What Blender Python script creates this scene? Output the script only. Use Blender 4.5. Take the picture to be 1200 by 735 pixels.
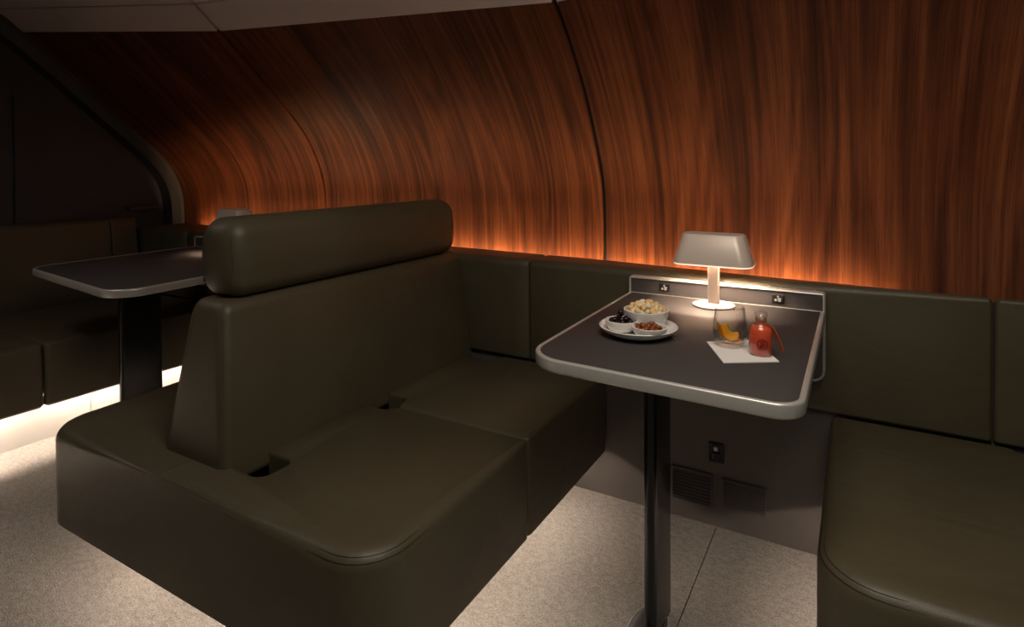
import bpy, bmesh, math, random
from mathutils import Vector, Matrix, noise

for o in list(bpy.data.objects):
    bpy.data.objects.remove(o, do_unlink=True)
S = bpy.context.scene
C = S.collection
random.seed(7)

# ------------------------------------------------------------------ camera
cd = bpy.data.cameras.new('camera')
cam = bpy.data.objects.new('camera', cd)
C.objects.link(cam)
S.camera = cam
F = 704.2
cd.sensor_fit = 'HORIZONTAL'
cd.sensor_width = 36.0
cd.lens = F / 1200 * 36.0
cd.shift_y = -(367.5 - 205.83) / 1200
cd.clip_start = 0.02
RX = Vector((0.86473926, 0.50218329, -0.00616057))
RD = Vector((0.00377697, -0.01876911, -0.99981671))
RF = Vector((-0.50220688, 0.86455749, -0.01812711))
m = Matrix.Identity(4)
for i in range(3):
    m[i][0], m[i][1], m[i][2] = RX[i], -RD[i], -RF[i]
m[2][3] = 1.15
cam.matrix_world = m

# ------------------------------------------------------------------ world, light, exposure
w = bpy.data.worlds.new('world')
S.world = w
w.use_nodes = True
w.node_tree.nodes['Background'].inputs[0].default_value = (0.9, 0.95, 1.0, 1)
w.node_tree.nodes['Background'].inputs[1].default_value = 0.004
S.view_settings.view_transform = 'Standard'
S.view_settings.look = 'None'
S.view_settings.gamma = 1
S.view_settings.use_curve_mapping = False
S.view_settings.exposure = 0.0


def area(name, loc, target, sx, sy, watts, col, spread=180):
    l = bpy.data.lights.new(name, 'AREA')
    l.shape = 'RECTANGLE'
    l.size, l.size_y = sx, sy
    l.energy = watts
    l.color = col
    l.spread = math.radians(spread)
    o = bpy.data.objects.new(name, l)
    C.objects.link(o)
    o.location = loc
    d = Vector(target) - Vector(loc)
    o.rotation_euler = d.to_track_quat('-Z', 'Y').to_euler()
    return o


# dimmed cabin ceiling lights over the aisle, out of the frame
area('ceiling_lamp_aisle', (-0.10, 0.60, 2.06), (-0.12, 0.85, 0.4), 0.9, 0.4, 10.0, (1.0, 0.88, 0.76), 150)
area('ceiling_lamp_cool', (0.45, 0.0, 2.06), (0.3, 1.25, 0.4), 0.3, 0.3, 3.0, (0.88, 1.0, 0.80))
area('ceiling_lamp_left', (-2.45, 0.30, 2.06), (-2.4, 0.5, 0.0), 0.8, 0.4, 2.6, (1.0, 0.88, 0.78), 130)

LED_WHITE = (1.0, 0.83, 0.69)
LED_AMBER = (1.0, 0.60, 0.30)
SEAT_LED = 74.0
WALL_LED = 64.0
LAMP_E = 470.0


# ------------------------------------------------------------------ materials
def mat(name, col=(0.5, 0.5, 0.5), rough=0.5, metal=0.0, **kw):
    mt = bpy.data.materials.new(name)
    mt.use_nodes = True
    b = mt.node_tree.nodes['Principled BSDF']
    b.inputs['Base Color'].default_value = (*col, 1)
    b.inputs['Roughness'].default_value = rough
    b.inputs['Metallic'].default_value = metal
    for k, v in kw.items():
        b.inputs[k].default_value = v
    return mt


def nodes(mt):
    nt = mt.node_tree
    return nt, nt.nodes['Principled BSDF'], nt.links.new


def tex(nt, kind, vec=None, **kw):
    n = nt.nodes.new(kind)
    for k, v in kw.items():
        n.inputs[k].default_value = v
    if vec is not None:
        nt.links.new(vec, n.inputs['Vector'])
    return n


def ramp(nt, src, stops):
    r = nt.nodes.new('ShaderNodeValToRGB')
    e = r.color_ramp.elements
    while len(e) < len(stops):
        e.new(0.5)
    for i, (p, c) in enumerate(stops):
        e[i].position = p
        e[i].color = (*c, 1) if len(c) == 3 else c
    nt.links.new(src, r.inputs[0])
    return r


def bump(nt, bsdf, src, strength, dist, prev=None):
    b = nt.nodes.new('ShaderNodeBump')
    b.inputs['Strength'].default_value = strength
    b.inputs['Distance'].default_value = dist
    nt.links.new(src, b.inputs['Height'])
    if prev:
        nt.links.new(prev.outputs[0], b.inputs['Normal'])
    nt.links.new(b.outputs[0], bsdf.inputs['Normal'])
    return b


def leather(name, c1, c2, rough=0.48):
    mt = mat(name, c1, rough)
    nt, b, L = nodes(mt)
    g = nt.nodes.new('ShaderNodeNewGeometry')
    n1 = tex(nt, 'ShaderNodeTexNoise', g.outputs['Position'], Scale=3.0, Detail=4.0)
    r = ramp(nt, n1.outputs[0], [(0.3, c1), (0.7, c2)])
    L(r.outputs[0], b.inputs['Base Color'])
    v = tex(nt, 'ShaderNodeTexVoronoi', g.outputs['Position'], Scale=420.0)
    b1 = bump(nt, b, v.outputs['Distance'], 0.18, 0.0012)
    mp = nt.nodes.new('ShaderNodeMapping')
    mp.inputs['Scale'].default_value = (5, 11, 9)
    mp.inputs['Rotation'].default_value = (0, 0, 0.5)
    L(g.outputs['Position'], mp.inputs[0])
    n2 = tex(nt, 'ShaderNodeTexNoise', mp.outputs[0], Scale=1.0, Detail=3.0, Distortion=0.8)
    bump(nt, b, n2.outputs[0], 0.16, 0.02, b1)
    return mt


M = {}
M['leather'] = leather('olive_leather', (0.076, 0.062, 0.0355), (0.095, 0.078, 0.0445))
M['leather_seam'] = mat('leather_seam', (0.022, 0.018, 0.012), 0.6)
M['black_gap'] = mat('black_recess', (0.006, 0.006, 0.006), 0.7)
M['laminate'] = mat('dark_grey_laminate', (0.060, 0.052, 0.050), 0.48)
M['backplate'] = mat('dark_grey_plate', (0.060, 0.054, 0.054), 0.5)
M['silver'] = mat('brushed_silver', (0.66, 0.65, 0.61), 0.34, 0.5)
M['lamp_metal'] = mat('satin_champagne_metal', (0.86, 0.72, 0.62), 0.34, 0.1)
M['lamp_stem'] = mat('satin_pale_metal', (0.60, 0.52, 0.46), 0.4, 0.2)
M['gloss_black'] = mat('gloss_black', (0.006, 0.006, 0.007), 0.22)
M['kick_grey'] = mat('taupe_grey_panel', (0.20, 0.185, 0.175), 0.55)
M['lower_grey'] = mat('dark_taupe_panel', (0.105, 0.090, 0.083), 0.55)
M['plinth'] = mat('pale_plinth', (0.55, 0.53, 0.49), 0.5)
M['plinth_dark'] = mat('dark_plinth', (0.06, 0.055, 0.05), 0.6)
M['bulkhead'] = mat('charcoal_bulkhead', (0.048, 0.054, 0.064), 0.55)
M['arch'] = mat('grey_arch_trim', (0.062, 0.059, 0.057), 0.45)
M['ceiling'] = mat('warm_white_ceiling', (0.88, 0.80, 0.775), 0.5)
M['ceiling_gap'] = mat('ceiling_joint_grey', (0.06, 0.055, 0.05), 0.6)
M['porcelain'] = mat('white_porcelain', (0.90, 0.87, 0.83), 0.18)
M['paper'] = mat('white_paper', (0.90, 0.88, 0.85), 0.8)
M['paper_edge'] = mat('dark_paper_edge', (0.06, 0.055, 0.05), 0.8)
M['olive'] = mat('black_olive', (0.018, 0.007, 0.008), 0.22)
M['nut'] = mat('glazed_nut', (0.26, 0.065, 0.02), 0.35)
M['kernel'] = mat('pale_puff', (0.86, 0.60, 0.28), 0.6)
M['kernel_pale'] = mat('cream_puff', (0.90, 0.77, 0.54), 0.6)


def thin_glass():
    mt = bpy.data.materials.new('clear_glass')
    mt.use_nodes = True
    nt = mt.node_tree
    nt.nodes.clear()
    o = nt.nodes.new('ShaderNodeOutputMaterial')
    mx = nt.nodes.new('ShaderNodeMixShader')
    tr = nt.nodes.new('ShaderNodeBsdfTransparent')
    tr.inputs[0].default_value = (0.95, 0.95, 0.945, 1)
    gl = nt.nodes.new('ShaderNodeBsdfGlossy')
    gl.inputs['Roughness'].default_value = 0.04
    lw = nt.nodes.new('ShaderNodeLayerWeight')
    lw.inputs[0].default_value = 0.5
    pw = nt.nodes.new('ShaderNodeMath')
    pw.operation = 'POWER'
    pw.inputs[1].default_value = 3.0
    nt.links.new(lw.outputs['Facing'], pw.inputs[0])
    fr = nt.nodes.new('ShaderNodeMath')
    fr.operation = 'MULTIPLY_ADD'
    fr.inputs[1].default_value = 0.8
    fr.inputs[2].default_value = 0.04
    nt.links.new(pw.outputs[0], fr.inputs[0])
    L = nt.links.new
    L(fr.outputs[0], mx.inputs[0])
    L(tr.outputs[0], mx.inputs[1])
    L(gl.outputs[0], mx.inputs[2])
    L(mx.outputs[0], o.inputs[0])
    return mt


M['glass'] = thin_glass()
M['orange'] = mat('orange_flesh', (1.0, 0.42, 0.012), 0.4)
M['orange_peel'] = mat('orange_peel', (0.95, 0.36, 0.010), 0.45)
M['red_drink'] = mat('red_drink', (1.0, 0.15, 0.065), 0.1)
nb = M['red_drink'].node_tree.nodes['Principled BSDF']
nb.inputs['Subsurface Weight'].default_value = 0.8
nb.inputs['Subsurface Radius'].default_value = (0.05, 0.012, 0.006)
nb.inputs['Subsurface Scale'].default_value = 1.0
M['tag'] = mat('rust_leather_tag', (0.42, 0.085, 0.02), 0.55)
M['emblem_red'] = mat('dark_red_print', (0.22, 0.012, 0.010), 0.5)
M['socket'] = mat('black_socket', (0.008, 0.008, 0.008), 0.4)
M['print_white'] = mat('white_print', (0.4, 0.4, 0.4), 0.5)


def emit(name, col, e):
    mt = mat(name, col, 0.5)
    b = mt.node_tree.nodes['Principled BSDF']
    b.inputs['Emission Color'].default_value = (*col, 1)
    b.inputs['Emission Strength'].default_value = e
    return mt


M['seat_led'] = emit('seat_led', LED_WHITE, SEAT_LED)
M['wall_led'] = emit('wall_led', LED_AMBER, WALL_LED)
M['lip_glow'] = emit('shade_lip_glow', (1.0, 0.84, 0.70), 0.9)  # weak emission that stands in for lamplight on the shade's lower lip
M['bulb'] = emit('lamp_bulb', (1.0, 0.80, 0.60), LAMP_E)


def carpet():
    mt = mat('beige_grey_carpet', (0.36, 0.33, 0.29), 0.95)
    nt, b, L = nodes(mt)
    g = nt.nodes.new('ShaderNodeNewGeometry')
    mp = nt.nodes.new('ShaderNodeMapping')
    mp.inputs['Scale'].default_value = (1.0, 1.6, 1.0)
    mp.inputs['Rotation'].default_value = (0, 0, 0.4)
    L(g.outputs['Position'], mp.inputs[0])
    n1 = tex(nt, 'ShaderNodeTexNoise', mp.outputs[0], Scale=170.0, Detail=3.0, Roughness=0.7)
    n2 = tex(nt, 'ShaderNodeTexNoise', mp.outputs[0], Scale=45.0, Detail=3.0)
    mx = nt.nodes.new('ShaderNodeMath')
    mx.operation = 'MULTIPLY_ADD'
    L(n2.outputs[0], mx.inputs[0])
    mx.inputs[1].default_value = 0.35
    L(n1.outputs[0], mx.inputs[2])
    r = ramp(nt, mx.outputs[0], [(0.48, (0.165, 0.147, 0.131)), (0.68, (0.295, 0.265, 0.238)), (0.86, (0.43, 0.39, 0.352))])
    L(r.outputs[0], b.inputs['Base Color'])
    bump(nt, b, mx.outputs[0], 0.7, 0.004)
    return mt


M['carpet'] = carpet()


def wood():
    mt = mat('walnut_veneer', (0.2, 0.06, 0.02), 0.46)
    nt, b, L = nodes(mt)
    b.inputs['Specular IOR Level'].default_value = 0.22
    uv = nt.nodes.new('ShaderNodeUVMap')
    uv.uv_map = 'UVMap'

    def mp(sx, sy, ox=0.0, oy=0.0):
        n = nt.nodes.new('ShaderNodeMapping')
        n.inputs['Scale'].default_value = (sx, sy, 1)
        n.inputs['Location'].default_value = (ox, oy, 0)
        L(uv.outputs[0], n.inputs[0])
        return n.outputs[0]

    def math_(op, a, bb=None, c=None):
        n = nt.nodes.new('ShaderNodeMath')
        n.operation = op
        for i, v in enumerate((a, bb, c)):
            if v is None:
                continue
            if isinstance(v, (int, float)):
                n.inputs[i].default_value = v
            else:
                L(v, n.inputs[i])
        return n.outputs[0]

    # cathedral figure: contour lines of a vertically stretched noise
    fig = tex(nt, 'ShaderNodeTexNoise', mp(4.2, 0.34), Scale=1.0, Detail=2.0, Roughness=0.45, Distortion=0.25).outputs[0]
    bands = math_('SINE', math_('MULTIPLY', fig, 85.0))
    bands = math_('MULTIPLY_ADD', bands, 0.5, 0.5)
    # broad light and dark veneer zones
    zone = tex(nt, 'ShaderNodeTexNoise', mp(8.0, 0.16, 3.1), Scale=1.0, Detail=3.0, Roughness=0.6, Distortion=0.2).outputs[0]
    # fine streaks and pores
    st = tex(nt, 'ShaderNodeTexNoise', mp(80.0, 0.9, 1.7), Scale=1.0, Detail=3.0, Roughness=0.65).outputs[0]
    pore = tex(nt, 'ShaderNodeTexNoise', mp(420.0, 9.0), Scale=1.0, Detail=2.0).outputs[0]
    pm = ramp(nt, pore, [(0.32, (0.45, 0.45, 0.45)), (0.47, (1, 1, 1))]).outputs[0]
    v = math_('MULTIPLY_ADD', zone, 0.78, -0.12)
    v = math_('MULTIPLY_ADD', bands, 0.12, v)
    v = math_('MULTIPLY_ADD', st, 0.48, v)
    r = ramp(nt, v, [(0.34, (0.040, 0.013, 0.008)), (0.48, (0.094, 0.028, 0.013)),
                     (0.63, (0.178, 0.054, 0.021)), (0.80, (0.280, 0.096, 0.037))])
    mxn = nt.nodes.new('ShaderNodeMix')
    mxn.data_type = 'RGBA'
    mxn.blend_type = 'MULTIPLY'
    mxn.inputs[0].default_value = 0.7
    L(r.outputs[0], mxn.inputs[6])
    L(pm, mxn.inputs[7])
    L(mxn.outputs[2], b.inputs['Base Color'])
    bump(nt, b, pore, 0.06, 0.001)
    return mt


M['wood'] = wood()


# ------------------------------------------------------------------ builders
def root_loc(o):
    p = o
    while p.parent:
        p = p.parent
    return Vector(p.location)


def obj(name, bm, mt, parent=None, smooth=False, origin=None):
    """Link a bmesh (built in world coordinates) as one mesh object."""
    off = root_loc(parent) if parent else (Vector(origin) if origin else Vector())
    if off.length:
        bmesh.ops.translate(bm, verts=bm.verts, vec=-off)
    me = bpy.data.meshes.new(name)
    bm.to_mesh(me)
    bm.free()
    if smooth:
        for p in me.polygons:
            p.use_smooth = True
        if smooth != 'all':
            try:
                me.set_sharp_from_angle(angle=math.radians(40))
            except Exception:
                pass
    me.materials.append(M[mt] if isinstance(mt, str) else mt)
    o = bpy.data.objects.new(name, me)
    C.objects.link(o)
    if parent:
        o.parent = parent
    elif origin:
        o.location = origin
    return o


def tag(o, label=None, cat=None, group=None, kind=None):
    for k, v in (('label', label), ('category', cat), ('group', group), ('kind', kind)):
        if v:
            o[k] = v
    return o


def thing(name, label, cat, loc=(0, 0, 0), group=None):
    o = bpy.data.objects.new(name, None)
    o.empty_display_size = 0.05
    C.objects.link(o)
    o.location = loc
    return tag(o, label, cat, group)


def struct(name, bm, mt, label=None, cat=None, smooth=False):
    o = obj(name, bm, mt, None, smooth)
    return tag(o, label, cat, None, 'structure')


def box(bm, x0, x1, y0, y1, z0, z1, bev=0.0, seg=2):
    r = bmesh.ops.create_cube(bm, size=1)
    vs = r['verts']
    for v in vs:
        v.co = Vector(((x0 + x1) / 2 + v.co.x * (x1 - x0), (y0 + y1) / 2 + v.co.y * (y1 - y0), (z0 + z1) / 2 + v.co.z * (z1 - z0)))
    if bev:
        es = list({e for v in vs for e in v.link_edges})
        bmesh.ops.bevel(bm, geom=es, offset=bev, segments=seg, affect='EDGES', profile=0.5)
    return bm


def B(*a, **k):
    return box(bmesh.new(), *a, **k)


def rounded(pts, rad, n=6):
    """Round the corners of a closed 2-D polygon; rad is one radius or a list."""
    out = []
    N = len(pts)
    for i in range(N):
        p = Vector(pts[i])
        a = Vector(pts[i - 1]) - p
        b = Vector(pts[(i + 1) % N]) - p
        r = rad if isinstance(rad, (int, float)) else rad[i]
        if r <= 1e-5:
            out.append(p)
            continue
        ang = a.angle(b)
        t = min(r / math.tan(ang / 2), 0.49 * a.length, 0.49 * b.length)
        r = t * math.tan(ang / 2)
        a.normalize()
        b.normalize()
        c = p + (a + b).normalized() * (r / math.sin(ang / 2))
        s = p + a * t - c
        e = p + b * t - c
        tot = s.angle(e)
        sgn = 1 if (s.x * e.y - s.y * e.x) > 0 else -1
        for k in range(n + 1):
            th = sgn * tot * k / n
            out.append(c + Vector((s.x * math.cos(th) - s.y * math.sin(th), s.x * math.sin(th) + s.y * math.cos(th))))
    return out


def area2(p):
    return sum(p[i - 1].x * p[i].y - p[i].x * p[i - 1].y for i in range(len(p))) / 2


def inset(pts, d, wt=None):
    """Offset a CCW polygon inward by d along mitred normals."""
    N = len(pts)
    out = []
    for i in range(N):
        a = (pts[i] - pts[i - 1])
        b = (pts[(i + 1) % N] - pts[i])
        if a.length < 1e-7:
            a = b
        if b.length < 1e-7:
            b = a
        a = a.normalized()
        b = b.normalized()
        na = Vector((-a.y, a.x))
        nb_ = Vector((-b.y, b.x))
        n = na + nb_
        if n.length < 1e-6:
            n = na
        n.normalize()
        k = max(n.dot(na), 0.35)
        out.append(pts[i] + n * (d * (wt[i] if wt else 1) / k))
    return out


def loft(bm, rings, cap0=True, cap1=True, closed=True):
    """rings: lists of 3-D points with equal length."""
    vr = [[bm.verts.new(p) for p in r] for r in rings]
    n = len(rings[0])
    for a, b in zip(vr, vr[1:]):
        for i in range(n if closed else n - 1):
            j = (i + 1) % n
            try:
                bm.faces.new((a[i], a[j], b[j], b[i]))
            except ValueError:
                pass
    if cap0:
        bm.faces.new(list(reversed(vr[0])))
    if cap1:
        bm.faces.new(vr[-1])
    return vr


def finish(bm):
    bmesh.ops.recalc_face_normals(bm, faces=bm.faces)
    return bm


def P3(pts, z, plane='xy', c=0.0):
    return [Vector((p.x, p.y, z)) for p in pts]


def pillow(outline, z0, z1, r, r0=0.008, crown=0.0, hollow=None, seg=5, wfn=None):
    """Upholstered block with a rounded top edge; hollow = (wall, depth) recesses the underside."""
    pts = [Vector(p) for p in outline]
    if area2(pts) < 0:
        pts.reverse()
    wt = [wfn(p) for p in pts] if wfn else None
    bm = bmesh.new()
    rings = []
    if hollow:
        wl, dp = hollow
        q = inset(pts, wl)
        rings += [P3(q, z0 + dp), P3(q, z0)]
        rings.append(P3(inset(pts, r0), z0))
    else:
        rings.append(P3(inset(pts, r0), z0))
    rings.append(P3(pts, z0 + r0))
    zs = z0 + r0
    top = z1 - r
    rings.append(P3(pts, zs + (top - zs) * 0.5))
    for k in range(seg + 1):
        a = math.pi / 2 * k / seg
        q = inset(pts, r * (1 - math.cos(a)), wt)
        ws = wt or [1] * len(pts)
        rings.append([Vector((p.x, p.y, z1 - r * w_ * (1 - math.sin(a)))) for p, w_ in zip(q, ws)])
    last = inset(pts, r * 1.15, wt)
    rings.append(P3(last, z1 + crown * 0.35))
    vr = loft(bm, rings)
    return finish(bm)


def tube(path, r, n=8, closed=False):
    """Tube along 3-D points."""
    bm = bmesh.new()
    rings = []
    N = len(path)
    up = Vector((0, 0, 1))
    for i, p in enumerate(path):
        p = Vector(p)
        if closed:
            t = Vector(path[(i + 1) % N]) - Vector(path[i - 1])
        else:
            t = Vector(path[min(i + 1, N - 1)]) - Vector(path[max(i - 1, 0)])
        t.normalize()
        u = up if abs(t.dot(up)) < 0.9 else Vector((0, 1, 0))
        s = t.cross(u).normalized()
        q = s.cross(t)
        rings.append([p + (s * math.cos(2 * math.pi * k / n) + q * math.sin(2 * math.pi * k / n)) * r for k in range(n)])
    if closed:
        rings.append(rings[0])
        loft(bm, rings, False, False)
        bmesh.ops.remove_doubles(bm, verts=bm.verts, dist=1e-6)
    else:
        loft(bm, rings)
    return finish(bm)


def lathe(profile, c, n=40, closed_ends=True):
    """profile: (radius, z) list, revolved round the vertical at c."""
    bm = bmesh.new()
    rings = []
    for r, z in profile:
        r = max(r, 1e-5)
        rings.append([Vector((c[0] + r * math.cos(2 * math.pi * k / n), c[1] + r * math.sin(2 * math.pi * k / n), c[2] + z)) for k in range(n)])
    loft(bm, rings, closed_ends, closed_ends)
    bmesh.ops.remove_doubles(bm, verts=bm.verts, dist=2e-5)
    return finish(bm)


def sweep_rect(path2d, zc, hw, hh, bev):
    """Rounded rectangular section (half width hw outward/inward, half height hh) along a closed CCW outline."""
    pts = [Vector(p) for p in path2d]
    if area2(pts) < 0:
        pts.reverse()
    sec = rounded([(-hw, -hh), (hw, -hh), (hw, hh), (-hw, hh)], bev, 3)
    bm = bmesh.new()
    rings = [P3(inset(pts, s.x), zc + s.y) for s in sec]
    rings.append(rings[0])
    loft(bm, rings, False, False)
    bmesh.ops.remove_doubles(bm, verts=bm.verts, dist=1e-6)
    return finish(bm)


def dup(o, loc, rot=None, label=None, scale=None):
    c = o.copy()
    C.objects.link(c)
    c.location = loc
    if rot:
        c.rotation_euler = rot
    if scale:
        c.scale = scale
    if label:
        c['label'] = label
    for ch in list(o.children):
        d = ch.copy()
        C.objects.link(d)
        d.parent = c
        for g in list(ch.children):
            e = g.copy()
            C.objects.link(e)
            e.parent = d
    return c


# ------------------------------------------------------------------ cabin shell
def lerp_tab(tab, x):
    if x <= tab[0][0]:
        return tab[0][1]
    for (a, va), (b, vb) in zip(tab, tab[1:]):
        if x <= b:
            t = (x - a) / (b - a)
            if isinstance(va, (int, float)):
                return va + (vb - va) * t
            return [(p[0] + (q[0] - p[0]) * t, p[1] + (q[1] - p[1]) * t) for p, q in zip(va, vb)]
    return tab[-1][1]


YB = [(-3.85, 2.255), (-2.4, 2.205), (-0.83, 2.118), (-0.25, 2.04), (0.3, 2.0), (1.3, 1.96)]
P_A = [(0, .74), (0, .84), (.006, .94), (.028, 1.035), (.075, 1.13), (.15, 1.225), (.265, 1.335), (.43, 1.485), (.64, 1.675), (.85, 1.855)]
P_B = [(0, .74), (0, .85), (.0, .95), (.01, 1.06), (.045, 1.165), (.11, 1.285), (.20, 1.39), (.32, 1.505), (.45, 1.62), (.585, 1.738)]
P_C = [(0, .74), (0, .86), (.004, .97), (.02, 1.08), (.062, 1.189), (.12, 1.296), (.185, 1.398), (.267, 1.505), (.345, 1.589), (.415, 1.66)]
PT = [(-3.8, P_A), (-2.4, P_B), (-0.83, P_C), (1.3, P_C)]


def profile(x, n=44):
    """Cabin wall section at x: list of (y, z), bottom to top, smoothed."""
    p = [Vector(q) for q in lerp_tab(PT, x)]
    yb = lerp_tab(YB, x)
    out = []
    k = len(p) - 1
    for i in range(n + 1):
        t = i / n * k
        j = min(int(t), k - 1)
        u = t - j
        p0, p1, p2, p3 = p[max(j - 1, 0)], p[j], p[j + 1], p[min(j + 2, k)]
        q = 0.5 * ((2 * p1) + (-p0 + p2) * u + (2 * p0 - 5 * p1 + 4 * p2 - p3) * u * u + (-p0 + 3 * p1 - 3 * p2 + p3) * u ** 3)
        out.append((yb - q.x, q.y))
    return out


def sheet(x0, x1, nx, off, thick, n=44):
    """Curved wall sheet between two stations, pushed back by off, with real thickness and UVs in metres."""
    bm = bmesh.new()
    uvl = bm.loops.layers.uv.new('UVMap')
    cols = []
    for i in range(nx + 1):
        x = x0 + (x1 - x0) * i / nx
        pr = profile(x, n)
        arc = 0
        col = []
        for j, (y, z) in enumerate(pr):
            if j:
                arc += math.hypot(y - pr[j - 1][0], z - pr[j - 1][1])
            a = pr[max(j - 1, 0)]
            b = pr[min(j + 1, n)]
            t = Vector((b[0] - a[0], b[1] - a[1])).normalized()
            nrm = Vector((t.y, -t.x))     # outward (towards +y)
            f = (bm.verts.new((x, y + nrm.x * off, z + nrm.y * off)), bm.verts.new((x, y + nrm.x * (off + thick), z + nrm.y * (off + thick))), x, arc)
            col.append(f)
        cols.append(col)

    def face(vs):
        f = bm.faces.new([v[0] for v in vs])
        for l, v in zip(f.loops, vs):
            l[uvl].uv = (v[1], v[2])
        return f
    for i in range(nx):
        for j in range(n):
            a, b, c, d = cols[i][j], cols[i + 1][j], cols[i + 1][j + 1], cols[i][j + 1]
            face([(q[0], q[2], q[3]) for q in (a, b, c, d)])
            face([(q[1], q[2], q[3]) for q in (d, c, b, a)])
    for col in (cols[0], cols[-1]):
        for j in range(n):
            face([(col[j][0], col[j][2], col[j][3]), (col[j + 1][0], col[j][2], col[j + 1][3]), (col[j + 1][1], col[j][2], col[j + 1][3]), (col[j][1], col[j][2], col[j][3])])
    for i in range(nx):
        for j in (0, n):
            a, b = cols[i][j], cols[i + 1][j]
            face([(a[0], a[2], a[3]), (b[0], b[2], b[3]), (b[1], b[2], b[3]), (a[1], a[2], a[3])])
    return finish(bm)


# floor: dark underlay with carpet sections that meet in a seam
floor = struct('floor', B(-4.6, 2.2, -1.6, 2.6, -0.08, -0.010), 'plinth_dark')
for x0, x1 in ((-4.6, -0.3925), (-0.3895, 2.2)):
    o = obj('carpet_panel', B(x0, x1, -1.6, 2.6, -0.010, 0.0), 'carpet', floor)

# back wall: dark backing shell behind three curved walnut panels, grey lower panels below the seats
wall = struct('wall_back', sheet(-3.80, 1.5, 12, 0.02, 0.05), 'black_gap')
SEAMS = (-3.72, -2.40, -0.83, 1.5)
for a, b in zip(SEAMS, SEAMS[1:]):
    obj('wood_panel', sheet(a + 0.008, b - 0.008, 10, 0.0, 0.016), 'wood', wall, smooth=True)
for a, b in ((-4.2, -1.42), (-1.417, 0.30), (0.303, 1.6)):
    obj('lower_panel', B(a, b, 1.95, 1.985, 0.0, 0.78), 'lower_grey', wall)

# ceiling: panels that carry the curve on, in sections that meet at the wall seams
ceil = struct('ceiling', B(-4.6, 2.2, -1.6, 1.25, 2.12, 2.16), 'ceiling_gap')


def ceil_strip(x0, x1, sects, mt, nx=6):
    """sects: (inward, up) offsets from the wood's top edge."""
    bm = bmesh.new()
    rings = []
    for i in range(nx + 1):
        x = x0 + (x1 - x0) * i / nx
        y, z = profile(x)[-1]
        zs = [z + b if b < 0.25 else (z + 0.22) + (2.095 - z - 0.22) * (b - 1) for a, b in sects]
        front = [Vector((x, y - a, zz)) for (a, b), zz in zip(sects, zs)]
        back = [Vector((x, y - a + 0.012, zz + 0.016)) for (a, b), zz in reversed(list(zip(sects, zs)))]
        rings.append(front + back)
    loft(bm, rings)
    return finish(bm)


def ceil_run(x0, x1):
    ztop = 2.10
    obj('ceiling_panel', ceil_strip(x0, x1, [(-0.012, -0.008), (0.003, 0.001), (0.105, 0.088)], 'ceiling'), 'ceiling', ceil, smooth=True)
    obj('ceiling_panel', ceil_strip(x0, x1, [(0.109, 0.0915), (0.20, 0.165), (0.32, 0.22), (0.48, 1.55), (0.75, 2.0), (2.6, 2.0)], 'ceiling'), 'ceiling', ceil, smooth=True)


ceil_run(-3.80, -2.412)
ceil_run(-2.394, -0.842)
ceil_run(-0.824, 1.5)
# pale lip along the joint and the dark slot vent beside it
for xj in (-2.403, -0.833):
    bm = bmesh.new()
    y, z = profile(xj)[-1]
    rings = []
    for a, b in ((-0.01, -0.006), (0.105, 0.088), (0.20, 0.163), (0.32, 0.218), (0.40, 0.235)):
        rings.append([Vector((xj - 0.009, y - a + 0.01, z + b + 0.01)), Vector((xj + 0.009, y - a + 0.01, z + b + 0.01)),
                      Vector((xj + 0.009, y - a + 0.016, z + b + 0.016)), Vector((xj - 0.009, y - a + 0.016, z + b + 0.016))])
    loft(bm, rings)
    obj('joint_strip', finish(bm), 'ceiling_gap', ceil)
y, z = profile(-2.2)[-1]
bm = bmesh.new()
rings = [[Vector((x, y - a + da, z + b + db)) for a, b, da, db in ((0.120, 0.100, -0.002, -0.003), (0.150, 0.125, -0.002, -0.003), (0.150, 0.125, 0.006, 0.006), (0.120, 0.100, 0.006, 0.006))] for x in (-2.29, -2.10)]
loft(bm, rings)
obj('slot_vent', finish(bm), 'ceiling_gap', ceil)

# left bulkhead, with two recessed inner panels, and its arched trim
XW = -3.80
prA = [(y, z) for y, z in profile(XW)]


def inset_arch(d, zbot):
    out = []
    n = len(prA)
    for j, (y, z) in enumerate(prA):
        a, b = prA[max(j - 1, 0)], prA[min(j + 1, n - 1)]
        t = Vector((b[0] - a[0], b[1] - a[1])).normalized()
        yy, zz = y - t.y * d, z + t.x * d
        if zz >= zbot:
            out.append((yy, zz))
    # carry the arc on past the top of the wood
    t = Vector((out[-1][0] - out[-3][0], out[-1][1] - out[-3][1])).normalized()
    for k in range(1, 5):
        out.append((out[-1][0] + t.x * 0.09 - 0.008 * k, out[-1][1] + t.y * 0.09 - 0.008 * k))
    return out


struct_left = struct('wall_left', B(XW - 0.10, XW - 0.05, -1.6, 2.4, 0.0, 2.12), 'bulkhead')
a1 = inset_arch(0.24, 0.80)
pa = [p for p in a1 if p[0] < 1.93 and p[0] > 1.412]
right = [(1.93, 0.80), *[p for p in a1 if p[0] > 1.412], (1.412, 0.80)]
left = [(1.405, 0.80), *[p for p in a1 if p[0] < 1.405 and p[0] > 0.9 and p[1] < 2.08], (0.75, 2.08), (-1.5, 2.08), (-1.5, 0.80)]
for poly in (right, left):
    bm = bmesh.new()
    loft(bm, [[Vector((XW - 0.05, y, z)) for y, z in poly], [Vector((XW - 0.03, y, z)) for y, z in poly]])
    obj('bulkhead_panel', finish(bm), 'bulkhead', struct_left)
obj('bulkhead_ledge', B(XW - 0.05, XW + 0.03, 1.955, 2.12, 0.895, 0.91), 'bulkhead', struct_left)

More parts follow.
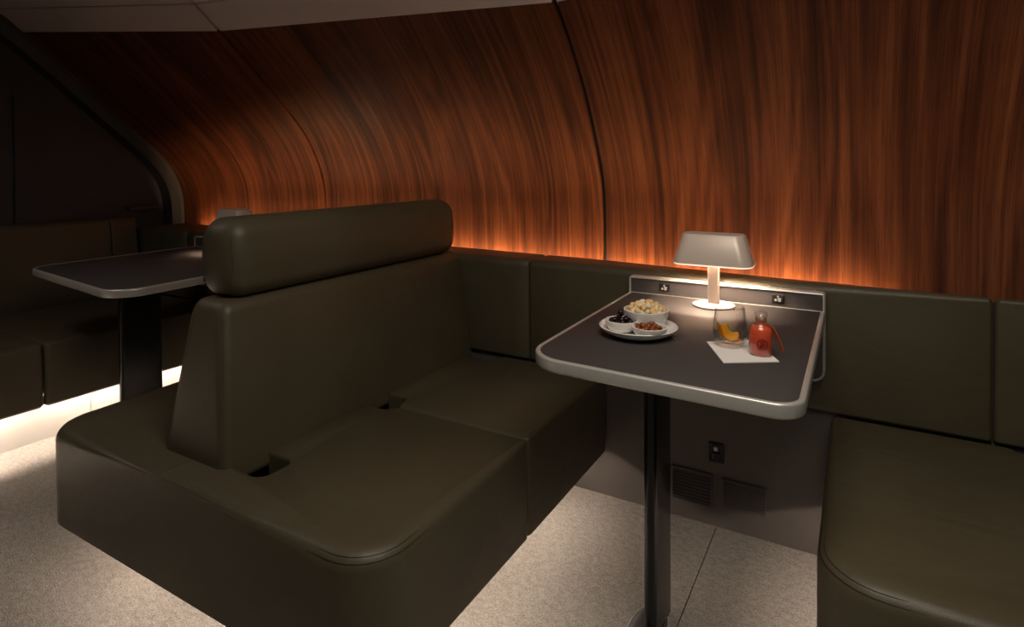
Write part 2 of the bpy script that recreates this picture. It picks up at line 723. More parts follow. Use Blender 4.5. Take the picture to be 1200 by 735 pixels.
bm = bmesh.new()
outer = inset_arch(-0.01, 0.75)
inner = inset_arch(0.06, 0.75)
n = min(len(outer), len(inner))
outer, inner = outer[-n:], inner[-n:]
rings = []
for (y0, z0), (y1, z1) in zip(outer, inner):
    rings.append([Vector((XW - 0.05, y0, z0)), Vector((XW + 0.085, y0, z0)), Vector((XW + 0.085, y0 * 0.55 + y1 * 0.45, z0 * 0.55 + z1 * 0.45)),
                  Vector((XW + 0.05, y1, z1)), Vector((XW - 0.05, y1, z1))])
loft(bm, rings)
struct('trim_1', finish(bm), 'arch', smooth=True)

# ------------------------------------------------------------------ wall seat backs and the amber light behind them
BACK_TOP = 0.80


def back_pad(x0, x1, y0, z0, z1, parent, name='back_cushion'):
    """Upholstered wall pad: rounded top front edge, thin rounded ends, a ledge that follows the wall."""
    bm = bmesh.new()
    rings = []
    xs = [(x0, 0.012), (x0 + 0.003, 0.005), (x0 + 0.010, 0.0)]
    xs += [(x0 + (x1 - x0) * k / 8, 0.0) for k in range(1, 8)]
    xs += [(x1 - 0.010, 0.0), (x1 - 0.003, 0.005), (x1, 0.012)]
    for x, s in xs:
        y1 = lerp_tab(YB, x) - 0.050
        sec = rounded([(y1, z0), (y0, z0), (y0, z1), (y1, z1)], [0.004, 0.012, 0.028, 0.004], 6)
        rings.append([Vector((x, p[0] + (s if p[0] < y0 + 0.01 else 0), p[1] - (s if p[1] > z1 - 0.01 else 0))) for p in sec])
    loft(bm, rings)
    return obj(name, finish(bm), 'leather', parent, smooth=True)


wb = thing('wall_seat_back', 'olive leather seat back along the walnut wall, behind the table with the snacks', 'seat back', (-0.4, 1.94, 0.42))
back_pad(-1.56, -1.0565, 1.93, 0.43, BACK_TOP, wb)
back_pad(-1.0535, 0.2935, 1.93, 0.43, BACK_TOP, wb)
back_pad(0.2965, 1.45, 1.93, 0.43, BACK_TOP, wb)


def led_run(x0, x1, parent):
    bm = bmesh.new()
    n = 8
    rings = []
    for i in range(n + 1):
        x = x0 + (x1 - x0) * i / n
        y = lerp_tab(YB, x)
        rings.append([Vector((x, y - 0.046, 0.742)), Vector((x, y - 0.030, 0.742)), Vector((x, y - 0.030, 0.746)), Vector((x, y - 0.046, 0.746))])
    loft(bm, rings)
    return obj('light_strip', finish(bm), 'wall_led', parent)


led_run(-1.56, 0.26, wb)

wl = thing('wall_seat_back', 'dark leather seat back along the walnut wall, behind the far table on the left', 'seat back', (-2.6, 1.94, 0.42))
back_pad(-3.64, -3.18, 1.93, 0.43, BACK_TOP, wl)
back_pad(-3.177, -2.10, 1.93, 0.43, BACK_TOP, wl)
back_pad(-2.097, -1.565, 1.93, 0.43, BACK_TOP, wl)
led_run(-3.50, -1.60, wl)


# ------------------------------------------------------------------ benches
def mirror_x(pts, mx):
    return [(2 * mx - x, y) for x, y in reversed(pts)]


def led(name, x0, x1, y0, y1, z, parent):
    return obj(name, B(x0, x1, y0, y1, z, z + 0.006), 'seat_led', parent)


def bench(label, xs, yend, xb, xm, yseam, mirror=None, far=0.0, led_end=True):
    """Double sided bench: seat edge xs, end face yend, back foot xb, middle seam xm (right-hand half first)."""
    root = thing('lounge_bench', label, 'bench', (xm, yend + 0.55, 0.0))
    Z0, Z1 = 0.165, 0.43
    sg = 1 if xs > xm else -1
    d = abs(xs - xm)

    def X(t):
        return xm + sg * t           # t: distance from the middle towards the open side
    fb = abs(xb - xm)                # back foot half width
    front = [(X(0.0), yend), (X(d), yend), (X(d), yseam - 0.001), (X(fb + 0.095), yseam - 0.001), (X(fb + 0.068), yseam - 0.032),
             (X(fb - 0.008), yseam - 0.032), (X(fb - 0.008), yend + 0.212), (X(fb + 0.088), yend + 0.212), (X(fb + 0.088), yend + 0.116), (X(0.0), yend + 0.118)]
    rr = [0, 0.11, 0.016, 0.015, 0.015, 0, 0, 0.030, 0.030, 0]
    rear = [(X(fb - 0.008), yseam + 0.068), (X(fb + 0.066), yseam + 0.068), (X(fb + 0.088), yseam + 0.001), (X(d), yseam + 0.001), (X(d), 1.928), (X(fb + 0.13), 1.928),
            (X(fb + 0.10), 1.862), (X(fb - 0.008), 1.862)]
    r2 = [0, 0.03, 0.018, 0.016, 0.02, 0.02, 0, 0]

    sections = [(front, rr), (rear, r2)]
    if yseam > 1.9:                  # one unbroken cushion up to the wall
        sections = [(front[:2] + rear[4:] + front[6:], rr[:2] + r2[4:] + rr[6:])]

    def weight(p):
        if abs(p.x - xm) < 0.01:
            return 0.05
        if p.y > yend + 0.02 and (abs(p.y - yseam) < 0.075 or abs(p.x - xm) < fb + 0.13) or p.y > 1.85:
            return 0.32
        return 1.0
    for side in (0, 1):
        for pts, rad in sections:
            p = pts
            if side and pts is front and far:
                pts, rad = pts[:6] + [(X(fb - 0.008), yend + 0.118), (X(0.0), yend + 0.118)], rad[:6] + [0, 0]
                p = pts
            if side:
                p = [(2 * xm - x - sg * far * (1 if abs(x - xm) > 0.3 else 0), y) for x, y in pts]
            o = rounded(p, rad, 8)
            top = pillow(o, Z0, Z1, 0.034, hollow=(0.022, 0.06), crown=0.003, wfn=weight)
            obj('seat_cushion', top, 'leather', root, smooth=True)
    # base under the notches, plinth and under-seat light strips
    xl, xr = sorted((X(-d - far + 0.28), X(d - 0.28)))
    obj('plinth', B(xl, xr, yend + 0.24, 1.924, 0.0, 0.215), 'plinth_dark', root)
    xa, xc = sorted((X(-fb - 0.12), X(fb + 0.12)))
    obj('seat_pan', B(xa, xc, yend + 0.07, 1.924, 0.225, 0.30), 'black_gap', root)
    for s, dd in ((1, d), (-1, d + far)):
        a, b = sorted((X(s * (dd - 0.155)), X(s * (dd - 0.165))))
        led('light_strip', a, b, yend + 0.16, 1.90, 0.214, root)
    if led_end:
        led('light_strip', xl - 0.08, xr + 0.08, yend + 0.150, yend + 0.160, 0.214, root)
    return root, X


def prism_y(sec_fn, ys):
    bm = bmesh.new()
    rings = []
    for y, s in ys:
        rings.append(sec_fn(y, s))
    loft(bm, rings)
    return finish(bm)


def bench_back(root, xm, yend, ymax, half0=0.133, half1=0.066):
    """Tapered back with a bolster headrest; both stand on the bench."""
    y0 = yend + 0.088
    # lower back: section in xz, end face leaning back
    def sec(y, s):
        pts = [(xm - half0 + s, 0.385 + s), (xm + half0 - s, 0.385 + s), (xm + half1 - s, 0.814 - s), (xm - half1 + s, 0.814 - s)]
        return [Vector((p.x, y + (p.y - 0.43) * 0.11 * (1 if y < yend + 0.3 else 0), p.y)) for p in rounded(pts, [0.02, 0.02, 0.035, 0.035], 6)]
    r = 0.03
    ys = []
    for k in range(6):
        a = math.pi / 2 * k / 5
        ys.append((y0 + r * (1 - math.sin(a)), r * (1 - math.cos(a)) if False else r * (1 - math.sin(a)) * 0))
    ys = [(y0 + r * (1 - math.cos(math.pi / 2 * k / 5)), r * (1 - math.sin(math.pi / 2 * k / 5))) for k in range(6)]
    ys += [(yend + 0.31, 0.0), (ymax - 0.02, 0.0), (ymax - 0.006, 0.006), (ymax, 0.02)]
    lower = obj('backrest', prism_y(sec, ys), 'leather', root, smooth=True)
    # headrest bolster
    def hsec(y, s):
        pts = [(xm - 0.072 + s, 0.815 + s), (xm + 0.074 - s, 0.815 + s), (xm + 0.081 - s, 0.92), (xm + 0.070 - s, 1.018 - s), (xm - 0.068 + s, 1.018 - s), (xm - 0.079 + s, 0.92)]
        return [Vector((p.x, y, p.y)) for p in rounded(pts, [0.045, 0.045, 0.3, 0.056, 0.056, 0.3], 7)]
    h0 = yend + 0.146
    r = 0.058
    ys = [(h0 + r * (1 - math.cos(math.pi / 2 * k / 7)), r * (1 - math.sin(math.pi / 2 * k / 7))) for k in range(8)]
    ys += [(ymax - 0.02 - r * (1 - math.cos(math.pi / 2 * k / 7)), r * (1 - math.sin(math.pi / 2 * k / 7))) for k in reversed(range(8))]
    head = obj('headrest', prism_y(hsec, ys), 'leather', root, smooth=True)
    # stitched seams down the end corners
    for s in (-1, 1):
        path = [Vector((xm + s * (half0 - (half0 - half1) * t - 0.0085), y0 + 0.0085 + (0.385 + 0.44 * t - 0.43) * 0.11, 0.385 + 0.43 * t)) for t in [0.06 + 0.84 * i / 14 for i in range(15)]]
        obj('seam', tube(path, 0.0014, 6), 'leather', lower, smooth=True)
        path = [Vector((xm + s * ((0.0585 if s > 0 else 0.0545) + 0.006 * math.sin(math.pi * t)), h0 + 0.0175, 0.85 + 0.125 * t)) for t in [i / 12 for i in range(13)]]
        obj('seam', tube(path, 0.0014, 6), 'leather', head, smooth=True)


root, X = bench('double-sided olive leather bench with a tall bolster-topped back in the middle of the photo', -0.75, 0.78, -1.285, -1.42, 1.37, far=-0.10)
bench_back(root, -1.42, 0.78, 1.922)
# double topstitch round the open end's top edge
for dz, dr in ((0.4215, 0.012), (0.413, 0.0045)):
    o = rounded([(-1.415, 0.78), (-0.75, 0.78), (-0.75, 1.366), (-1.415, 1.366)], [0.003, 0.11, 0.006, 0.003], 8)
    if area2(o) < 0:
        o.reverse()
    q = [p for p in inset(o, dr) if p.x > -1.40 and p.y < 1.33]
    q += [Vector((-1.40, 0.78 + dr)), Vector((-0.75 - dr, 1.35))]
    q = sorted(q, key=lambda p: math.atan2(p.y - 1.3551, p.x + 1.4001))
    obj('stitching', tube([Vector((p.x, p.y, dz)) for p in q], 0.0009, 5), 'leather_seam', root, smooth=True)

root2, X2 = bench('olive leather bench seat at the right edge, to the right of the snack table', -0.07, 1.165, 0.46, 0.60, 1.95)
bench_back(root2, 0.60, 1.165, 1.922)
o = rounded([(0.595, 1.165), (-0.07, 1.165), (-0.07, 1.59), (0.595, 1.59)], [0.003, 0.11, 0.006, 0.003], 8)
if area2(o) < 0:
    o.reverse()
for dz, dr in ((0.4215, 0.012), (0.413, 0.0045)):
    q = [p for p in inset(o, dr) if p.x < 0.58 and p.y < 1.58]
    q += [Vector((0.58, 1.165 + dr)), Vector((-0.07 + dr, 1.575))]
    q = sorted(q, key=lambda p: -math.atan2(p.y - 1.5801, -(p.x - 0.5801)))
    obj('stitching', tube([Vector((p.x, p.y, dz)) for p in q], 0.0009, 5), 'leather_seam', root2, smooth=True)

# far left sofa along the bulkhead
sofa = thing('wall_sofa', 'dark leather sofa along the left bulkhead with a lit pale plinth beneath', 'sofa', (-3.3, 0.6, 0.0))
for y0, y1 in ((-1.2, -0.252), (-0.248, 1.148), (1.152, 1.925)):
    o = rounded([(-3.62, y0), (-2.88, y0), (-2.88, y1), (-3.62, y1)], [0, 0.02, 0.02, 0], 6)
    obj('seat_cushion', pillow(o, 0.17, 0.43, 0.045, hollow=(0.022, 0.05), crown=0.005, wfn=lambda p, a=y0, b=y1: 1.0 if a + 0.03 < p.y < b - 0.03 else 0.3), 'leather', sofa, smooth=True)
for y0, y1 in ((-1.2, -0.102), (-0.098, 1.785), (1.789, 1.926)):
    sec = rounded([(-3.78, 0.40), (-3.60, 0.40), (-3.655, 0.86), (-3.78, 0.86)], [0.004, 0.02, 0.03, 0.01], 6)
    bm = bmesh.new()
    rings = []
    for y, s in ((y0, 0.008), (y0 + 0.008, 0.0), (y1 - 0.008, 0.0), (y1, 0.008)):
        rings.append([Vector((p.x - (s if p.x > -3.7 else 0), y, p.y)) for p in sec])
    loft(bm, rings)
    obj('back_cushion', finish(bm), 'leather', sofa, smooth=True)
for y0, y1 in ((-1.2, 0.1), (0.103, 1.362), (1.365, 1.945)):
    obj('plinth_panel', B(-3.7, -2.985, y0, y1, 0.0, 0.21), 'plinth', sofa)
led('light_strip', -2.945, -2.925, -1.15, 1.90, 0.205, sofa)


# ------------------------------------------------------------------ tables
def table(label, outline, rad, ztop, ped, basec, splash, usb=True):
    zt = ztop
    root = thing('cabin_table', label, 'table', (ped[0], ped[1], 0.0))
    o = rounded(outline, rad, 10)
    if area2(o) < 0:
        o.reverse()
    inner = inset(o, 0.006)
    bm = bmesh.new()
    loft(bm, [P3(inset(o, 0.012), zt - 0.028), P3(inset(o, 0.007), zt - 0.02), P3(inner, zt - 0.002), P3(inset(o, 0.0085), zt)])
    obj('tabletop', finish(bm), 'laminate', root, smooth=True)
    obj('metal_rim', sweep_rect(inset(o, 0.003), zt - 0.0135, 0.0065, 0.0145, 0.005), 'silver', root, smooth=True)
    # wall plate: a dark upstand with a silver edge that runs on below the top
    x0, x1, yb, z0, z1 = splash
    sp = rounded([(x0, z0), (x1, z0), (x1, z1), (x0, z1)], [0.03, 0.03, 0.008, 0.008], 6)
    bm = bmesh.new()
    q = inset(sp, 0.004)
    loft(bm, [[Vector((p.x, yb, p.y)) for p in q], [Vector((p.x, yb + 0.022, p.y)) for p in q]])
    plate = obj('wall_plate', finish(bm), 'backplate', root)
    bm = bmesh.new()
    a, b = inset(sp, 0.0045), inset(sp, -0.0025)
    loft(bm, [[Vector((p.x, yy, p.y)) for p in ring] for ring, yy in ((a, yb + 0.024), (a, yb - 0.003), (inset(sp, 0.002), yb - 0.0045), (inset(sp, -0.001), yb - 0.003), (b, yb), (b, yb + 0.024), (a, yb + 0.024))], False, False)
    bmesh.ops.remove_doubles(bm, verts=bm.verts, dist=1e-6)
    obj('plate_rim', finish(bm), 'silver', plate, smooth=True)
    if usb:
        for ux in usb:
            us = obj('power_socket', B(ux - 0.017, ux + 0.017, yb - 0.004, yb, zt + 0.012, zt + 0.037, bev=0.003), 'socket', root)
            bm = bmesh.new()
            for dx, dz, s in ((0.0, 0.0315, 0.0028), (-0.006, 0.021, 0.0036), (0.004, 0.0205, 0.0042)):
                r = bmesh.ops.create_cone(bm, cap_ends=True, segments=10, radius1=s, radius2=s, depth=0.001)
                bmesh.ops.rotate(bm, verts=r['verts'], cent=(0, 0, 0), matrix=Matrix.Rotation(math.pi / 2, 3, 'X'))
                bmesh.ops.translate(bm, verts=r['verts'], vec=(ux + dx, yb - 0.0045, zt + dz))
            box(bm, ux - 0.001, ux + 0.009, yb - 0.005, yb - 0.004, zt + 0.024, zt + 0.0275)
            obj('socket_emblem', bm, 'print_white', us)
    # blade pedestal and oval base
    px, py, hx, hy = ped
    bm = bmesh.new()
    sec = rounded([(px - hx, py - hy), (px + hx, py - hy), (px + hx, py + hy), (px - hx, py + hy)], hx * 0.9, 6)
    loft(bm, [P3(sec, 0.012), P3(sec, zt - 0.028)])
    obj('pedestal', finish(bm), 'gloss_black', root, smooth=True)
    bm = bmesh.new()
    arm = rounded([(px - 0.05, py - 0.14), (px + 0.05, py - 0.14), (px + 0.05, py + 0.14), (px - 0.05, py + 0.14)], 0.02, 4)
    loft(bm, [P3(arm, zt - 0.045), P3(arm, zt - 0.027)])
    obj('bearer', finish(bm), 'gloss_black', root)
    bx, by, ra, rb = basec
    el = [Vector((bx + ra * math.copysign(abs(math.cos(t)) ** 0.8, math.cos(t)), by + rb * math.copysign(abs(math.sin(t)) ** 0.8, math.sin(t)))) for t in [2 * math.pi * k / 48 for k in range(48)]]
    bm = bmesh.new()
    loft(bm, [P3(el, 0.0), P3(el, 0.010), P3(inset(el, 0.004), 0.014), P3(inset(el, 0.02), 0.016)])
    base = obj('base_plate', finish(bm), 'backplate', root, smooth=True)
    ring = tube([Vector((p.x, p.y, 0.0125)) for p in inset(el, 0.001)], 0.0022, 6, closed=True)
    obj('base_rim', ring, 'silver', base, smooth=True)
    return root


TZ = 0.73
table('dark grey cabin table with silver rim, carrying the snacks and the red drink',
      [(-0.655, 1.90), (-0.645, 1.155), (-0.086, 1.128), (-0.089, 1.90)], [0.004, 0.095, 0.05, 0.004], TZ,
      (-0.430, 1.445, 0.0155, 0.070), (-0.447, 1.395, 0.046, 0.105), (-0.657, -0.087, 1.897, 0.53, 0.781), (-0.541, -0.2075))
table('empty dark cabin table with silver rim on the left, beyond the tall bench back',
      [(-3.04, 1.90), (-3.03, 1.155), (-2.15, 1.055), (-2.20, 1.90)], [0.004, 0.10, 0.10, 0.004], TZ,
      (-2.64, 1.40, 0.018, 0.085), (-2.64, 1.38, 0.06, 0.115), (-3.042, -2.198, 1.897, 0.53, 0.781), (-2.85, -2.4))


# ------------------------------------------------------------------ table lamps
def lamp(label, lx, ly, zb):
    root = thing('table_lamp', label, 'lamp', (lx, ly, zb))
    obj('base', lathe([(0.0, 0.0), (0.057, 0.0), (0.060, 0.003), (0.059, 0.006), (0.050, 0.0085), (0.0, 0.009)], (lx, ly, zb), 48), 'lamp_stem', root, smooth=True)
    stem = rounded([(lx - 0.0165, ly - 0.009), (lx + 0.0165, ly - 0.009), (lx + 0.0165, ly + 0.009), (lx - 0.0165, ly + 0.009)], 0.006, 4)
    bm = bmesh.new()
    loft(bm, [P3(stem, zb + 0.006), P3(stem, zb + 0.195)])
    obj('stem', finish(bm), 'lamp_stem', root, smooth=True)

    def rr(w, d, r, z):
        return P3(rounded([(lx - w, ly - d), (lx + w, ly - d), (lx + w, ly + d), (lx - w, ly + d)], r, 8), z)
    z0, z1 = zb + 0.128, zb + 0.214
    bm = bmesh.new()
    loft(bm, [rr(0.080, 0.034, 0.022, z1 - 0.004), rr(0.107, 0.054, 0.034, z0), rr(0.112, 0.058, 0.036, z0), rr(0.111, 0.057, 0.036, z0 + 0.006), rr(0.087, 0.040, 0.026, z1 - 0.003), rr(0.084, 0.037, 0.024, z1)])
    obj('lamp_shade', finish(bm), 'lamp_metal', root, smooth=True)
    bm = bmesh.new()
    bo = P3(rounded([(lx - 0.062, ly - 0.014), (lx + 0.062, ly - 0.014), (lx + 0.062, ly + 0.008), (lx - 0.062, ly + 0.008)], 0.006, 6), z0 + 0.064)
    loft(bm, [bo, [p + Vector((0, 0, 0.005)) for p in bo]])
    obj('bulb', finish(bm), 'bulb', root)
    bm = bmesh.new()
    loft(bm, [rr(0.1085, 0.0545, 0.035, z0 - 0.0045), rr(0.1105, 0.0565, 0.036, z0 - 0.004), rr(0.1105, 0.0565, 0.036, z0 + 0.001), rr(0.1075, 0.0535, 0.034, z0 + 0.001), rr(0.1085, 0.0545, 0.035, z0 - 0.0045)], False, False)
    obj('glowing_lip', finish(bm), 'lip_glow', root)  # added ring; its own glow imitates the bright lit edge under the shade
    return root


lamp('small silver table lamp, lit, with a wedge shade, beside the snacks', -0.374, 1.822, TZ)
lamp('small silver table lamp with only its shade showing over the tall bench back', -2.61, 1.83, TZ)

# ------------------------------------------------------------------ snacks
PX, PY = -0.472, 1.425
plate = obj('snack_plate', lathe([(0.0, 0.0), (0.052, 0.0), (0.070, 0.006), (0.090, 0.016), (0.095, 0.024), (0.093, 0.0255), (0.088, 0.018), (0.070, 0.011), (0.0, 0.010)], (PX, PY, TZ), 56), 'porcelain', None, True, (PX, PY, TZ))
tag(plate, 'round white porcelain plate that carries three small snack bowls', 'plate')


def bowl(label, x, y, z, r, h):
    p = [(0.0, 0.0), (r * 0.52, 0.0), (r * 0.80, h * 0.22), (r * 0.97, h * 0.7), (r, h), (r - 0.0035, h + 0.0006), (r - 0.006, h * 0.7), (r * 0.74, h * 0.30), (r * 0.50, h * 0.18), (0.0, h * 0.15)]
    o = obj('snack_bowl', lathe(p, (x, y, z), 40), 'porcelain', None, True, (x, y, z))
    return tag(o, label, 'bowl')


BZ = TZ + 0.0105
b1 = (-0.506, 1.403, BZ, 0.041, 0.028)
b2 = (-0.431, 1.386, BZ, 0.042, 0.025)
b3 = (-0.464, 1.464, BZ, 0.056, 0.046)
bowl('low white bowl full of black olives on the round plate', *b1)
bowl('low white bowl full of red-brown glazed nuts on the round plate', *b2)
bowl('tall white bowl heaped with pale puffed snacks, at the back of the round plate', *b3)


def lump(rad, seed, sx=1.0, sy=1.0, sz=1.0, rough=0.25, sub=2):
    bm = bmesh.new()
    bmesh.ops.create_icosphere(bm, subdivisions=sub, radius=rad)
    for v in bm.verts:
        n = noise.noise(v.co * (0.9 / rad) + Vector((seed * 3.1, seed * 1.7, 0)))
        v.co *= 1 + rough * n
        v.co = Vector((v.co.x * sx, v.co.y * sy, v.co.z * sz))
    return bm


def heap(protos, bw, count, rad, label, group, dome, mind):
    x, y, z, r, h = bw
    spots = []
    tries = 0
    while len(spots) < count and tries < 30000:
        tries += 1
        a = random.random() * 2 * math.pi
        q = math.sqrt(random.random())
        top = h - 0.003 + dome * (1 - q * q)
        zz = h * 0.5 + random.random() * (top - h * 0.5)
        rr = q * ((r - 0.0065) * min(1.0, 0.72 + 0.28 * zz / h) - rad * 0.95)
        p = Vector((x + rr * math.cos(a), y + rr * math.sin(a), z + zz))
        if all((p - s).length > mind for s in spots):
            spots.append(p)
    spots.sort(key=lambda p: p.z)
    first = {}
    for i, p in enumerate(spots):
        pr = protos[i % len(protos)]
        rot = (random.random() * 6.28, random.random() * 0.8, random.random() * 6.28)
        if pr.name not in first:
            first[pr.name] = 1
            pr.location = p
            pr.rotation_euler = rot
        else:
            dup(pr, p, rot)
    return spots


ol = tag(obj('olive', lump(0.0075, 1, 1.25, 1, 1, 0.06), 'olive', None, 'all'), 'glossy black olive in the low white bowl at the left of the plate', 'olive', 'black olives in the left bowl')
sp = heap([ol], b1, 26, 0.008, None, None, 0.006, 0.0125)
dup(ol, (b1[0] - 0.004, b1[1] + 0.004, b1[2] + 0.0425), (0.3, 1.2, 0.6), 'single black olive standing on top of the heaped olives')
nt_ = tag(obj('glazed_nut', lump(0.0066, 2, 1.35, 0.95, 0.8, 0.18), 'nut', None, 'all'), 'red-brown glazed nut in the low white bowl at the right of the plate', 'nut', 'glazed nuts in the right bowl')
heap([nt_], b2, 40, 0.007, None, None, 0.008, 0.0105)
k1 = tag(obj('puffed_snack', lump(0.0082, 3, 1.2, 1, 0.85, 0.45), 'kernel_pale', None, 'all'), 'cream-coloured puffed snack piece in the tall white bowl', 'snack', 'cream puffs in the tall bowl')
k2 = tag(obj('puffed_snack', lump(0.0080, 5, 1.1, 1, 0.9, 0.5), 'kernel', None, 'all'), 'golden puffed snack piece in the tall white bowl', 'snack', 'golden puffs in the tall bowl')
heap([k1, k2, k2], b3, 120, 0.005, None, None, 0.020, 0.0108)

# ------------------------------------------------------------------ drinks
bm = bmesh.new()
nk = [(-0.311, 1.437), (-0.2475, 1.302), (-0.147, 1.366), (-0.218, 1.505)]
q = [Vector(p) for p in nk]
if area2(q) < 0:
    q.reverse()
loft(bm, [P3(q, TZ + 0.0012), P3(q, TZ + 0.0035)])
nap = tag(obj('napkin', finish(bm), 'paper', None, False, (-0.23, 1.40, TZ)), 'folded white paper napkin under the glass and the red bottle', 'napkin')
bm = bmesh.new()
loft(bm, [P3(inset(q, 0.001), TZ), P3(inset(q, 0.001), TZ + 0.0012)])
obj('lower_ply', finish(bm), 'paper_edge', nap)

GX, GY, GZ = -0.258, 1.432, TZ + 0.0036
gl = obj('tumbler', lathe([(0.0, 0.0), (0.022, 0.0), (0.028, 0.003), (0.035, 0.016), (0.0375, 0.032), (0.0365, 0.055), (0.0320, 0.088), (0.0312, 0.0895), (0.0306, 0.088), (0.0350, 0.055), (0.0360, 0.032), (0.0335, 0.018), (0.026, 0.009), (0.0, 0.007)], (GX, GY, GZ), 48), 'glass', None, 'all', (GX, GY, GZ))
tag(gl, 'clear stemless glass with an orange wedge inside, on the napkin', 'glass')
# orange wedge: a crescent segment leaning against the glass
org = thing('orange_wedge', 'bright orange fruit wedge leaning inside the clear glass', 'orange wedge', (GX, GY, GZ + 0.010))


def crescent(r_in, r_out, wdt, inner_w):
    bm = bmesh.new()
    rings = []
    n = 14
    for i in range(n + 1):
        t = i / n
        a = math.radians(172 + 122 * t)
        f = max(math.sin(math.pi * t), 0.0) ** 0.55
        ro = r_in + (r_out - r_in) * (0.25 + 0.75 * f)
        ri = r_in
        w0 = wdt * (0.3 + 0.7 * f)
        c, s = math.cos(a), math.sin(a)
        cx, cz = GX + 0.010, GZ + 0.048
        v = Vector((0.86, 0.50, 0))           # in-plane direction
        nn = Vector((-0.50, 0.86, 0))
        ring = []
        for rr_, ww in ((ri, inner_w), (ro - 0.002, w0), (ro, w0 * 0.6), (ro, -w0 * 0.6), (ro - 0.002, -w0), (ri, -inner_w)):
            ring.append(Vector((cx, GY, cz)) + v * (rr_ * c) + nn * (ww + 0.0) + Vector((0, 0, rr_ * s)))
        rings.append(ring)
    loft(bm, rings)
    return finish(bm)


obj('flesh', crescent(0.017, 0.0372, 0.0115, 0.0025), 'orange', org, True)
obj('peel', crescent(0.0370, 0.0392, 0.0115, 0.011), 'orange_peel', org, True)

BX, BY, BZb = -0.187, 1.398, TZ + 0.0036
bot = thing('drink_bottle', 'small clear bottle of red drink with an orange tag at the napkin corner', 'bottle', (BX, BY, BZb))
obj('drink', lathe([(0.0, 0.0015), (0.021, 0.0015), (0.0235, 0.005), (0.0240, 0.030), (0.0235, 0.054), (0.0205, 0.0600), (0.014, 0.0635), (0.0, 0.0640)], (BX, BY, BZb), 40), 'red_drink', bot, 'all')
obj('glass_body', lathe([(0.0, 0.0), (0.0222, 0.0), (0.0250, 0.004), (0.0255, 0.030), (0.0248, 0.055), (0.021, 0.0625), (0.0130, 0.068), (0.0118, 0.074), (0.0118, 0.080), (0.0100, 0.080), (0.0104, 0.069), (0.0122, 0.0668), (0.0202, 0.0615), (0.0237, 0.0545), (0.0242, 0.030), (0.0237, 0.0049), (0.0212, 0.0013), (0.0, 0.0013)], (BX, BY, BZb), 40), 'glass', bot, 'all')
obj('stopper', lathe([(0.0, 0.072), (0.0085, 0.072), (0.0090, 0.080), (0.0125, 0.082), (0.0138, 0.087), (0.0115, 0.0925), (0.006, 0.094), (0.0, 0.094)], (BX, BY, BZb), 28), 'glass', bot, 'all')
obj('cord', tube([Vector((BX + 0.0132 * math.cos(t), BY + 0.0132 * math.sin(t), BZb + 0.070)) for t in [2 * math.pi * k / 24 for k in range(24)]], 0.0011, 6, True), 'tag', bot, True)
# tag: a leaf-shaped strap hanging from the neck on the right
bm = bmesh.new()
rings = []
pth = [Vector((BX + 0.013, BY - 0.004, BZb + 0.069)), Vector((BX + 0.024, BY - 0.006, BZb + 0.063)), Vector((BX + 0.031, BY - 0.008, BZb + 0.050)), Vector((BX + 0.038, BY - 0.010, BZb + 0.034)), Vector((BX + 0.044, BY - 0.011, BZb + 0.019)), Vector((BX + 0.046, BY - 0.0115, BZb + 0.014))]
wd = (0.0015, 0.004, 0.0062, 0.0068, 0.0055, 0.002)
for p, ww in zip(pth, wd):
    d = Vector((0.55, -0.80, 0.1)).normalized()
    e = Vector((0.7, 0.5, 0.4)).normalized() * 0.0007
    rings.append([p - d * ww - e, p + d * ww - e, p + d * ww + e, p - d * ww + e])
loft(bm, rings)
obj('tag', finish(bm), 'tag', bot, True)
# dark red ring emblem with a looped leaf mark inside it, printed on the glass towards the viewer
em = []
phi0 = math.atan2(-BY, -BX) + 0.10


def on_bottle(u, z, r=0.0258):
    a = phi0 + u / r
    return Vector((BX + r * math.cos(a), BY + r * math.sin(a), BZb + z))


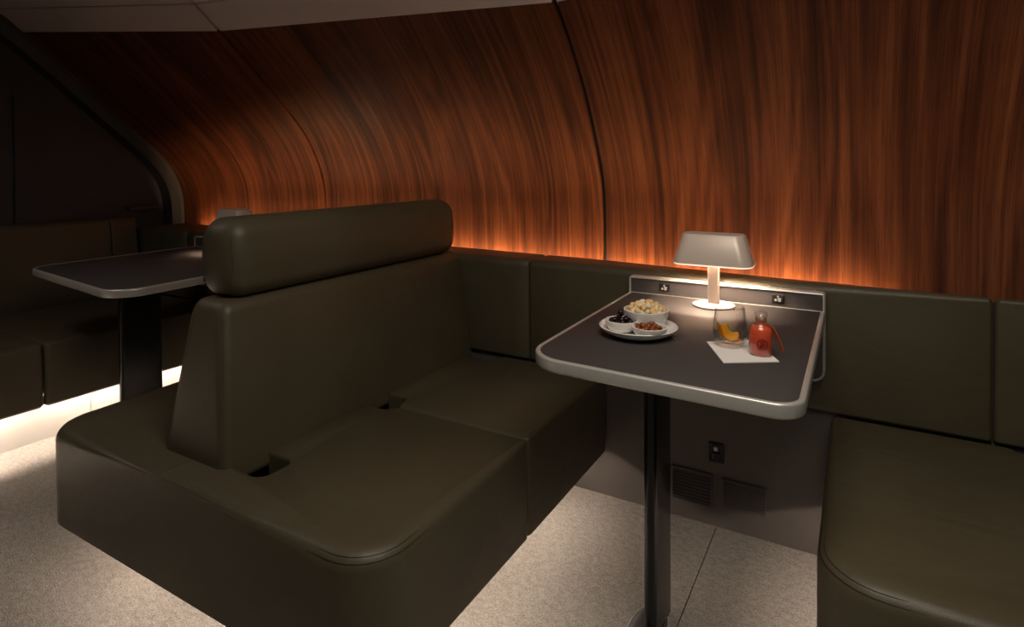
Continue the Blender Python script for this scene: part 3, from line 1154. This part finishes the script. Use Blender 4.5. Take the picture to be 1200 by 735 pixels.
ring = [on_bottle(0.0105 * math.cos(t), 0.027 + 0.0115 * math.sin(t)) for t in [2 * math.pi * k / 32 for k in range(32)]]
bm = tube(ring, 0.0011, 5, True)
for pl_ in ([(-0.006, 0.021), (-0.002, 0.033), (0.001, 0.036), (0.002, 0.030), (-0.002, 0.024), (-0.004, 0.0205)],
            [(0.006, 0.0215), (0.0055, 0.029), (0.001, 0.026), (-0.003, 0.020), (0.002, 0.0185), (0.006, 0.0215)]):
    b2_ = tube([on_bottle(u, zz) for u, zz in pl_], 0.0010, 5)
    me = bpy.data.meshes.new('tmp')
    b2_.to_mesh(me)
    b2_.free()
    bm.from_mesh(me)
    bpy.data.meshes.remove(me)
obj('emblem', bm, 'emblem_red', bot, True)


# ------------------------------------------------------------------ wall fittings under the table
def vent(label, x0, x1, z0, z1):
    root = thing('floor_vent', label, 'vent', ((x0 + x1) / 2, 1.95, z0))
    obj('backing', B(x0 + 0.002, x1 - 0.002, 1.947, 1.9505, z0 + 0.002, z1 - 0.002), 'black_gap', root)
    bm = bmesh.new()
    t = 0.004
    for b in ((x0, x1, z0, z0 + t), (x0, x1, z1 - t, z1), (x0, x0 + t, z0 + t, z1 - t), (x1 - t, x1, z0 + t, z1 - t)):
        box(bm, b[0], b[1], 1.943, 1.950, b[2], b[3])
    obj('frame', bm, 'lower_grey', root)
    n = 9
    first = None
    for i in range(n):
        z = z0 + t + (z1 - z0 - 2 * t) * (i + 0.5) / n
        if first is None:
            bm = bmesh.new()
            rings = [[Vector((x, 1.9435, z - 0.0035)), Vector((x, 1.9445, z - 0.0035)), Vector((x, 1.9485, z + 0.0035)), Vector((x, 1.9475, z + 0.0035))] for x in (x0 + t, x1 - t)]
            loft(bm, rings)
            first = obj('slat', finish(bm), 'lower_grey', root)
            zf = z
        else:
            c = first.copy()
            C.objects.link(c)
            c.parent = root
            c.location = (0, 0, z - zf)


vent('grey slatted floor vent in the wall right behind the table post', -0.532, -0.405, 0.058, 0.164)
vent('grey slatted floor vent in the wall nearer the right bench', -0.374, -0.246, 0.072, 0.160)
so = thing('wall_socket', 'small black wall socket with a silver latch, above the floor vents', 'socket', (-0.392, 1.95, 0.21))
obj('socket_plate', B(-0.415, -0.369, 1.944, 1.950, 0.207, 0.268, bev=0.002), 'socket', so)
obj('latch', B(-0.398, -0.386, 1.936, 1.945, 0.245, 0.258, bev=0.002), 'silver', so)
obj('socket_insert', B(-0.405, -0.379, 1.9405, 1.9445, 0.214, 0.240, bev=0.003), 'gloss_black', so)
